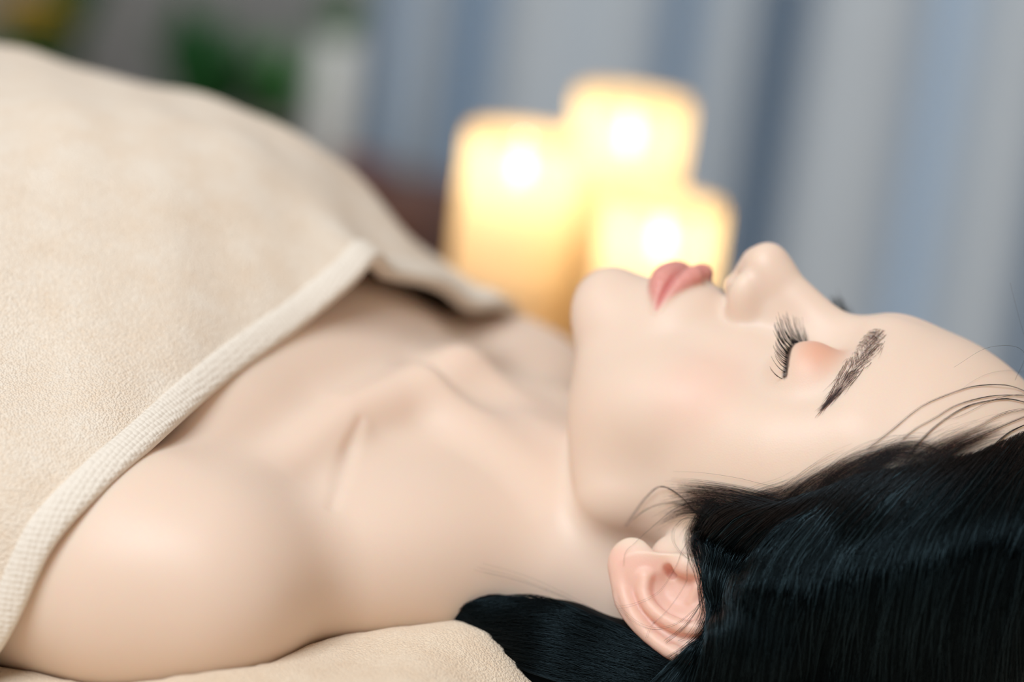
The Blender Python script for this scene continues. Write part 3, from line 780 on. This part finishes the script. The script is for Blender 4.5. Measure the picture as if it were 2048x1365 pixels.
# terry loops standing on the towel where they can be told apart
def loops(S, n, h, name, parent, mat, sel, seed):
    r = np.random.default_rng(seed)
    a, b = S.shape[:2]
    i = r.integers(0, a - 1, n * 6); j = r.integers(0, b - 1, n * 6)
    m = sel(S[i, j]); i, j = i[m][:n], j[m][:n]; u, v = r.uniform(0, 1, len(i))[:, None], r.uniform(0, 1, len(i))[:, None]
    p = (1 - u) * ((1 - v) * S[i, j] + v * S[i, j + 1]) + u * ((1 - v) * S[i + 1, j] + v * S[i + 1, j + 1])
    nn = np.cross(S[i + 1, j] - S[i, j], S[i, j + 1] - S[i, j]); nn /= np.linalg.norm(nn, axis=1, keepdims=True) + 1e-9
    outw = p - np.array([p[:, 0], np.zeros(len(p)), np.full(len(p), 4.0)]).T
    nn *= np.sign((nn * outw).sum(1, keepdims=True) + 1e-9)
    d = r.normal(0, 1, (len(p), 3)); d -= (d * nn).sum(1, keepdims=True) * nn; d /= np.linalg.norm(d, axis=1, keepdims=True)
    hh = h * r.uniform(0.6, 1.2, (len(p), 1))
    pts = np.stack([p - d * hh * 0.35 - nn * 0.02, p - d * hh * 0.3 + nn * hh * 0.7, p + d * hh * 0.25 + nn * hh * 0.8, p + d * hh * 0.4 - nn * 0.02], 1)
    o = tubes(name, pts, 0.028, mat, parent); o['kind'] = 'stuff'; return o
if 0: loops(TW, 14000, 0.13, 'pile', towel, MAT['terry'], lambda P: (P[..., 0] > -13) & (P[..., 1] < -6) & (P[..., 2] > 2.5), 5)

# bed towel, dented by the body and the hair
gx = np.concatenate([np.linspace(-112, -30, 60), np.linspace(-30, 32, 190)[1:], np.linspace(32, 48, 14)[1:]]); gy = np.concatenate([np.linspace(-36, -24, 14), np.linspace(-24, 24, 150)[1:], np.linspace(24, 36, 14)[1:]])
XX, YY = np.meshgrid(gx, gy, indexing='ij'); ZZ = 3.1 + (0.19 * np.clip(XX + 4.2, 0, 11.2)) * sstep(13.5, 7.5, XX) + 0.5 * np.exp(-((XX - 1.3) / 2.6) ** 2 - ((YY + 17.5) / 3.5) ** 2) - 0.8 * sstep(18, 28, np.abs(YY))
ZB = ZZ.copy()
P0 = np.stack([XX, YY, ZZ], -1).reshape(-1, 3)
dp = np.minimum(person_sdf(P0), hair_sdf(P0)).reshape(XX.shape)
dp = np.where((XX < -28) & (np.abs(YY) < 19), np.minimum(dp, -3.0 * sstep(20, 15, np.abs(YY))), dp)
ZZ = np.maximum(ZB - np.clip(1.3 * (-dp + 0.10), 0, 6.0), -3.0) + 0.12 * np.exp(-((dp - 1.2) / 1.2) ** 2)
rim = np.minimum.reduce([XX + 112, 48 - XX, YY + 36, 36 - YY])
ZZ -= 1.6 * sstep(2.5, 0, rim)
BED = np.stack([XX, YY, ZZ + tnoise(P0.reshape(XX.shape + (3,)), 0.05, 0.5)], -1)
PADZ = -3.6
nu, nv = BED.shape[:2]; pv = list(BED.reshape(-1, 3)); pf = [tuple(map(int, q)) for q in grid_faces(nu, nv)]
ring = [(i, 0) for i in range(nu)] + [(nu - 1, j) for j in range(1, nv)] + [(i, nv - 1) for i in range(nu - 2, -1, -1)] + [(0, j) for j in range(nv - 2, 0, -1)]
b0 = len(pv); pv += [(BED[i, j][0], BED[i, j][1], PADZ) for i, j in ring]; nr = len(ring)
pf += [(ring[k][0] * nv + ring[k][1], b0 + k, b0 + (k + 1) % nr, ring[(k + 1) % nr][0] * nv + ring[(k + 1) % nr][1]) for k in range(nr)]
pf.append(tuple(b0 + k for k in range(nr)))
bt = mesh_np('bed_towel', np.array(pv), pf, MAT['terry_bed'])
tag(bt, 'beige terry towel spread over the massage table under the woman', 'towel')
if 0: loops(BED, 5000, 0.12, 'pile', bt, MAT['terry_bed'], lambda P: (P[..., 0] > -8) & (P[..., 0] < 11) & (P[..., 1] > -24) & (P[..., 1] < -3) & (P[..., 2] > 2.2), 6)

# ------------------------------------------------------------------ massage table
MAT['vinyl'] = simple_mat('cream_vinyl', (0.62, 0.52, 0.40), 0.5, 0.05, 20, 0.2, 300)
MAT['wood'] = simple_mat('brown_wood', (0.16, 0.055, 0.022), 0.45, 0.35, 12, 0.2, 90)
MAT['floorwood'] = simple_mat('floor_wood', (0.22, 0.13, 0.08), 0.4, 0.3, 6, 0.15, 60)
mt = empty('massage_table', (-32, 0, -74))
def child(name, v, f, mat, par, off=(0, 0, 0), bev=None, smooth=False):
    o = mesh_np(name, np.asarray(v, float) - np.array(off), f, mat, par, smooth)
    if bev: bevel(o, bev, 3)
    return o
off = (-32, 0, -74)
child('mattress', *box(-113, 49, -37, 37, -12, PADZ - 0.02), MAT['vinyl'], mt, off, 1.5)
child('frame', *box(-110, 46, -34, 34, -17, -12.05), MAT['wood'], mt, off, 0.5)
for lx in (-106, 38):
    for ly in (-32, 28):
        child('leg', *box(lx, lx + 5, ly, ly + 5, -74, -17), MAT['wood'], mt, off, 0.4)
tag(mt, 'padded massage table with wooden legs under the beige towel', 'massage table')

# ------------------------------------------------------------------ candles on a side table
def wax_material():
    m = bpy.data.materials.new('wax'); m.use_nodes = True; nt = m.node_tree; nt.nodes.clear()
    out = N(nt, 'ShaderNodeOutputMaterial'); df = N(nt, 'ShaderNodeBsdfDiffuse'); tr = N(nt, 'ShaderNodeBsdfTranslucent'); tp = N(nt, 'ShaderNodeBsdfTransparent')
    df.inputs[0].default_value = (0.96, 0.84, 0.64, 1); tr.inputs[0].default_value = (1.0, 0.86, 0.62, 1); tp.inputs[0].default_value = (1, 0.85, 0.6, 1)
    a = N(nt, 'ShaderNodeMixShader'); a.inputs[0].default_value = 0.6; b = N(nt, 'ShaderNodeMixShader'); b.inputs[0].default_value = 0.10
    nt.links.new(df.outputs[0], a.inputs[1]); nt.links.new(tr.outputs[0], a.inputs[2]); nt.links.new(a.outputs[0], b.inputs[1]); nt.links.new(tp.outputs[0], b.inputs[2])
    nt.links.new(b.outputs[0], out.inputs[0])
    return m
def emit_mat(name, col, st):
    m = bpy.data.materials.new(name); m.use_nodes = True; nt = m.node_tree; nt.nodes.clear()
    out = N(nt, 'ShaderNodeOutputMaterial'); e = N(nt, 'ShaderNodeEmission'); e.inputs[0].default_value = (*col, 1); e.inputs[1].default_value = st
    nt.links.new(e.outputs[0], out.inputs[0]); return m
MAT['wax'] = wax_material(); MAT['flame'] = emit_mat('flame', (1.0, 0.85, 0.6), 34.0); MAT['wick'] = simple_mat('wick', (0.02, 0.015, 0.01), 0.9)
TABLE_Z = -2.0
st = empty('side_table', (-10, 56, -74)); off = (-10, 56, -74)
child('table_top', *box(-36, 16, 41, 72, TABLE_Z - 2.5, TABLE_Z), MAT['wood'], st, off, 0.4)
for lx in (-34, 10):
    for ly in (42, 66):
        child('leg', *box(lx, lx + 4, ly, ly + 4, -74, TABLE_Z - 2.5), MAT['wood'], st, off, 0.3)
tag(st, 'dark wooden side table behind the massage table, carrying the candles', 'table')
def candle(x, y, R, rim, flame, label, power):
    c = empty('pillar_candle', (x, y, TABLE_Z)); H = rim - TABLE_Z; fz = flame - TABLE_Z
    v, f = lathe([(0.01, 0.02), (R - 0.25, 0.02), (R, 0.25), (R, 0.3 * H), (R, 0.7 * H), (R * 0.995, H - 0.8), (R - 0.10, H - 0.25), (R - 0.3, H), (R - 0.55, H - 0.15), (R - 0.62, H - 0.7)], 56)
    mesh_np('wax_body', v, f, MAT['wax'], c)
    pool = max(1.2, fz - 7.0)
    v, f = lathe([(0.01, pool - 0.25), (R * 0.5, pool - 0.2), (R - 0.12, pool)], 48)
    mesh_np('melt_pool', v, f, MAT['wax'], c)
    wv, wf = lathe([(0.01, pool - 0.3), (0.1, pool - 0.25), (0.09, fz - 0.9), (0.01, fz - 0.85)], 10)
    mesh_np('wick', wv, wf, MAT['wick'], c)
    fv, ff = lathe([(0.01, fz - 1.2), (0.3, fz - 0.95), (0.5, fz - 0.45), (0.52, fz), (0.4, fz + 0.6), (0.2, fz + 1.2), (0.01, fz + 1.75)], 20)
    mesh_np('flame', fv, ff, MAT['flame'], c)
    l = bpy.data.lights.new('flame_light', 'POINT'); l.energy = power; l.color = (1.0, 0.74, 0.42); l.shadow_soft_size = 0.012
    lo = bpy.data.objects.new('flame_light', l); COL.objects.link(lo); lo.location = (0, 0, fz * CM); lo.parent = c
    tag(c, label, 'candle', 'lit pillar candles on the side table')
    return c
candle(-11.8, 58.0, 3.85, 15.7, 13.0, 'tallest lit cream pillar candle, at the back of the three', 0.10)
candle(-15.9, 50.0, 3.7, 13.4, 11.2, 'lit pillar candle standing leftmost, nearest to the draped towel', 0.10)
candle(-5.2, 47.0, 3.7, 11.6, 9.1, 'shortest lit pillar candle, rightmost, behind the lips', 0.10)

# ------------------------------------------------------------------ room
MAT['wall'] = simple_mat('wall_paint', (0.62, 0.67, 0.70), 0.8, 0.05, 8, 0.1, 120)
MAT['curtain'] = simple_mat('grey_curtain', (0.69, 0.81, 0.93), 0.85, 0.06, 25, 0.3, 500)
v, f = box(-330, 230, 240, 248, -74, 190); tag(mesh_np('wall_back', v, f, MAT['wall'], smooth=False), kind='structure')
v, f = box(-338, -330, -160, 248, -74, 190); tag(mesh_np('wall_left', v, f, MAT['wall'], smooth=False), kind='structure')
fl = empty('floor', (0, 0, -74)); tag(fl, kind='structure')
v, f = box(-330, 230, -160, 240, -3, -0.15); tag(mesh_np('floor_base', v, f, MAT['floorwood'], fl, smooth=False))
pm = None
for a in range(22):
    x0 = -330 + a * 25.45
    v, f = box(0, 25.2, -160, 240, -0.15, 0)
    o = mesh_np('plank', v + np.array([x0, 0, 0]), f, MAT['floorwood'], fl, smooth=False)

# curtain with deep folds
def curtain(name, ctrl, z0, z1, label, mat):
    c = np.array(ctrl, float); n = 420
    xs = np.linspace(c[0, 0], c[-1, 0], n)
    P = spline(c, n)
    zs = np.linspace(z0, z1, 12)
    S = np.empty((n, 12, 3))
    for k, z in enumerate(zs):
        fl_ = 1.0 + 0.10 * (z1 - z) / (z1 - z0)
        S[:, k, 0] = P[:, 0]; S[:, k, 1] = 200 + (P[:, 1] - 200) * fl_; S[:, k, 2] = z
    o = mesh_np(name, S.reshape(-1, 3), grid_faces(n, 12), mat)
    sm_ = o.modifiers.new('thickness', 'SOLIDIFY'); sm_.thickness = 0.25 * CM
    return tag(o, label, 'curtain')
def px_at(px, py, y):
    d = pray([px], [py])[0]; return (CPOS + d * ((y - CPOS[1]) / d[1]))[0]
ct = []
# (pixel column at mid height, depth): near depth = bright ridge, far depth = dark valley
for px, y in [(725, 196), (770, 205), (800, 197), (850, 197), (905, 212), (945, 211), (985, 196), (1050, 195), (1130, 198), (1210, 196), (1280, 200), (1325, 211), (1370, 201), (1430, 196), (1475, 198), (1505, 217), (1550, 218),
              (1590, 196), (1660, 193), (1740, 194), (1790, 197), (1845, 204), (1880, 203), (1930, 197), (2010, 195), (2080, 198), (2120, 211), (2160, 200), (2260, 195), (2330, 210), (2400, 197), (2480, 196), (2540, 210), (2600, 197), (2700, 196), (2760, 211), (2820, 197), (2960, 196)]:
    ct.append((px_at(px, 300, y), y))
curtain('curtain', ct, -70, 170, 'grey floor-length curtain in deep folds behind the candles', MAT['curtain'])
rv, rf = lathe([(0.01, -110), (1.2, -110), (1.2, 110), (0.01, 110)], 16)
rod = mesh_np('curtain_rod', np.stack([rv[:, 2] + 20, rv[:, 1] + 205, rv[:, 0] + 171.5], 1), rf, MAT['wood'])
tag(rod, 'dark wooden curtain rod above the grey curtain', 'curtain rod')

# ------------------------------------------------------------------ plants on a cabinet, far left
MAT['leaf'] = simple_mat('leaf_green', (0.015, 0.12, 0.03), 0.45, 0.4, 20)
MAT['leaf2'] = simple_mat('leaf_bright', (0.05, 0.26, 0.05), 0.45, 0.4, 20)
MAT['yellow'] = simple_mat('yellow_petal', (0.80, 0.55, 0.03), 0.6, 0.2, 30)
MAT['pot'] = simple_mat('terracotta', (0.22, 0.06, 0.025), 0.7, 0.2, 20)
MAT['greypot'] = simple_mat('grey_ceramic', (0.35, 0.36, 0.34), 0.5, 0.1, 10)
MAT['white'] = simple_mat('white_ceramic', (0.86, 0.95, 0.98), 0.35, 0.03, 10)
MAT['soil'] = simple_mat('soil', (0.03, 0.02, 0.012), 0.95, 0.3, 80)
CAB_Z = -17.0; cabo = (-104, 166, -74)
cab = empty('cabinet', cabo)
child('body', *box(-160, -68, 152, 178, -70, CAB_Z - 2.5), MAT['wood'], cab, cabo, 0.3)
child('top', *box(-162, -66, 150, 179, CAB_Z - 2.45, CAB_Z), MAT['wood'], cab, cabo, 0.4)
for k in range(3):
    x0 = -158 + k * 29.5
    dr = child('door', *box(x0, x0 + 28.5, 150.6, 152, -66, CAB_Z - 5), MAT['wood'], cab, cabo, 0.2)
    kv, kf = lathe([(0.01, 0), (0.5, 0), (0.9, 0.8), (0.7, 1.5), (0.01, 1.7)], 12)
    child('knob', np.stack([kv[:, 0] + x0 + 25, 150.6 - kv[:, 2], kv[:, 1] - 36], 1), kf, MAT['pot'], dr, cabo, smooth=True)
for lx in (-158, -76):
    for ly in (154, 172): child('leg', *box(lx, lx + 4, ly, ly + 4, -74, -70), MAT['wood'], cab, cabo, 0.2)
tag(cab, 'low brown wooden cabinet by the back wall, carrying the plants', 'cabinet')

def leaf_mesh(L, w, bend):
    n = 9; t = np.linspace(0, 1, n); hw = w * np.sin(np.pi * t ** 0.8) ** 0.8 + 0.02
    v = []
    for q in range(n):
        z = L * t[q]; out = bend * L * t[q] ** 2
        v += [(-hw[q], out + 0.25 * hw[q], z), (0, out, z), (hw[q], out + 0.25 * hw[q], z)]
    f = [(3 * q + a, 3 * q + a + 1, 3 * q + a + 4, 3 * q + a + 3) for q in range(n - 1) for a in (0, 1)]
    return np.array(v, float), f
def plant(name, x, y, label, cat, potr, poth, leaves, potmat, leafmat, bloom=0, seed=1):
    r = random.Random(seed); p = empty(name, (x, y, CAB_Z))
    v, f = lathe([(0.01, 0.02), (potr * 0.7, 0.02), (potr * 0.95, poth * 0.8), (potr, poth * 0.82), (potr, poth), (potr * 0.88, poth), (potr * 0.85, poth - 1.0)], 28)
    mesh_np('pot', v, f, potmat, p)
    v, f = lathe([(0.01, poth - 0.9), (potr * 0.86, poth - 1.0)], 24); mesh_np('soil', v, f, MAT['soil'], p)
    for (L, w, bend, az, tilt) in leaves:
        v, f = leaf_mesh(L, w, bend)
        Rm = rz(az) @ rx(-tilt)
        o = mesh_np('leaf', v @ Rm.T + np.array([0, 0, poth - 1.2]), f, leafmat, p)
        o.modifiers.new('thickness', 'SOLIDIFY').thickness = 0.0008
    for k in range(bloom):
        a = r.uniform(0, 6.28); h = r.uniform(0.6, 1.0); rad = r.uniform(0, potr * 1.1)
        c = np.array([math.cos(a) * rad, math.sin(a) * rad, poth + 10 * h])
        s_ = np.stack([np.array([0, 0, poth - 1.0]), np.array([c[0] * .5, c[1] * .5, poth + 3 * h]), c])
        tubes('stem', spline(s_, 6)[None], np.full(6, 0.12), leafmat, p, 5)
        fl_ = None
        vv, fv = [], []
        for q in range(8):
            lv, lf = leaf_mesh(2.6, 0.8, 0.3); Rm = rz(q * math.pi / 4) @ rx(-1.1)
            fv += [tuple(i + len(vv) for i in t_) for t_ in lf]; vv += list(lv @ Rm.T + c)
        mesh_np('flower', np.array(vv), fv, MAT['yellow'], p)
    return tag(p, label, cat)
rr = random.Random(4)
def fan(n, l0, l1, w0, w1, t0, t1, b1=0.5):
    return [(rr.uniform(l0, l1), rr.uniform(w0, w1), rr.uniform(0.1, b1), k * 2.4 + rr.uniform(-.3, .3), rr.uniform(t0, t1)) for k in range(n)]
plant('potted_plant', px_at(412, 130, 157), 157, 'potted plant with broad dark green leaves on the cabinet', 'plant', 3.4, 5, fan(22, 11, 17, 2.4, 3.4, 0.05, 0.5, 0.25), MAT['greypot'], MAT['leaf'], seed=2)
plant('potted_plant', px_at(552, 150, 173), 173, 'smaller potted plant with brighter green leaves beside the white vase', 'plant', 3.2, 4, fan(20, 8, 12, 1.4, 2.2, 0.1, 0.5, 0.25), MAT['greypot'], MAT['leaf2'], seed=3)
plant('potted_flowers', px_at(40, 80, 156), 156, 'pot of yellow flowers with dark leaves at the far left', 'plant', 4.2, 6, fan(14, 6, 10, 1.0, 1.6, 0.1, 0.6), MAT['greypot'], MAT['leaf2'], bloom=26, seed=5)
plant('potted_plant', px_at(135, 80, 168), 168, 'potted plant with slender dark upright leaves beside the yellow flowers', 'plant', 3.2, 6, fan(12, 14, 22, 1.2, 1.8, 0.0, 0.2, 0.2), MAT['greypot'], MAT['leaf'], seed=6)
bw = empty('wooden_bowl', (px_at(716, 340, 160), 160, CAB_Z))
v, f = lathe([(0.01, 0.02), (1.6, 0.02), (2.6, 1.6), (2.9, 3.6), (2.7, 3.6), (2.3, 1.8), (0.01, 0.6)], 28); mesh_np('body', v, f, MAT['pot'], bw)
tag(bw, 'small reddish brown wooden bowl beside the white vase', 'bowl')
vs = empty('vase', (px_at(668, 180, 162), 162, CAB_Z))
v, f = lathe([(0.01, 0.02), (2.1, 0.02), (2.4, 0.4), (2.45, 9), (2.4, 16.6), (2.2, 17), (1.9, 17), (1.9, 15.5)], 32); mesh_np('body', v, f, MAT['white'], vs)
for k in range(9):
    lv, lf = leaf_mesh(rr.uniform(5, 8), 0.9, 0.3); o = mesh_np('leaf', lv @ (rz(k * 0.75) @ rx(-rr.uniform(0.1, 0.5))).T + np.array([0, 0, 15.6]), lf, MAT['leaf2'], vs)
tag(vs, 'slim white vase holding green leaves on the cabinet', 'vase')
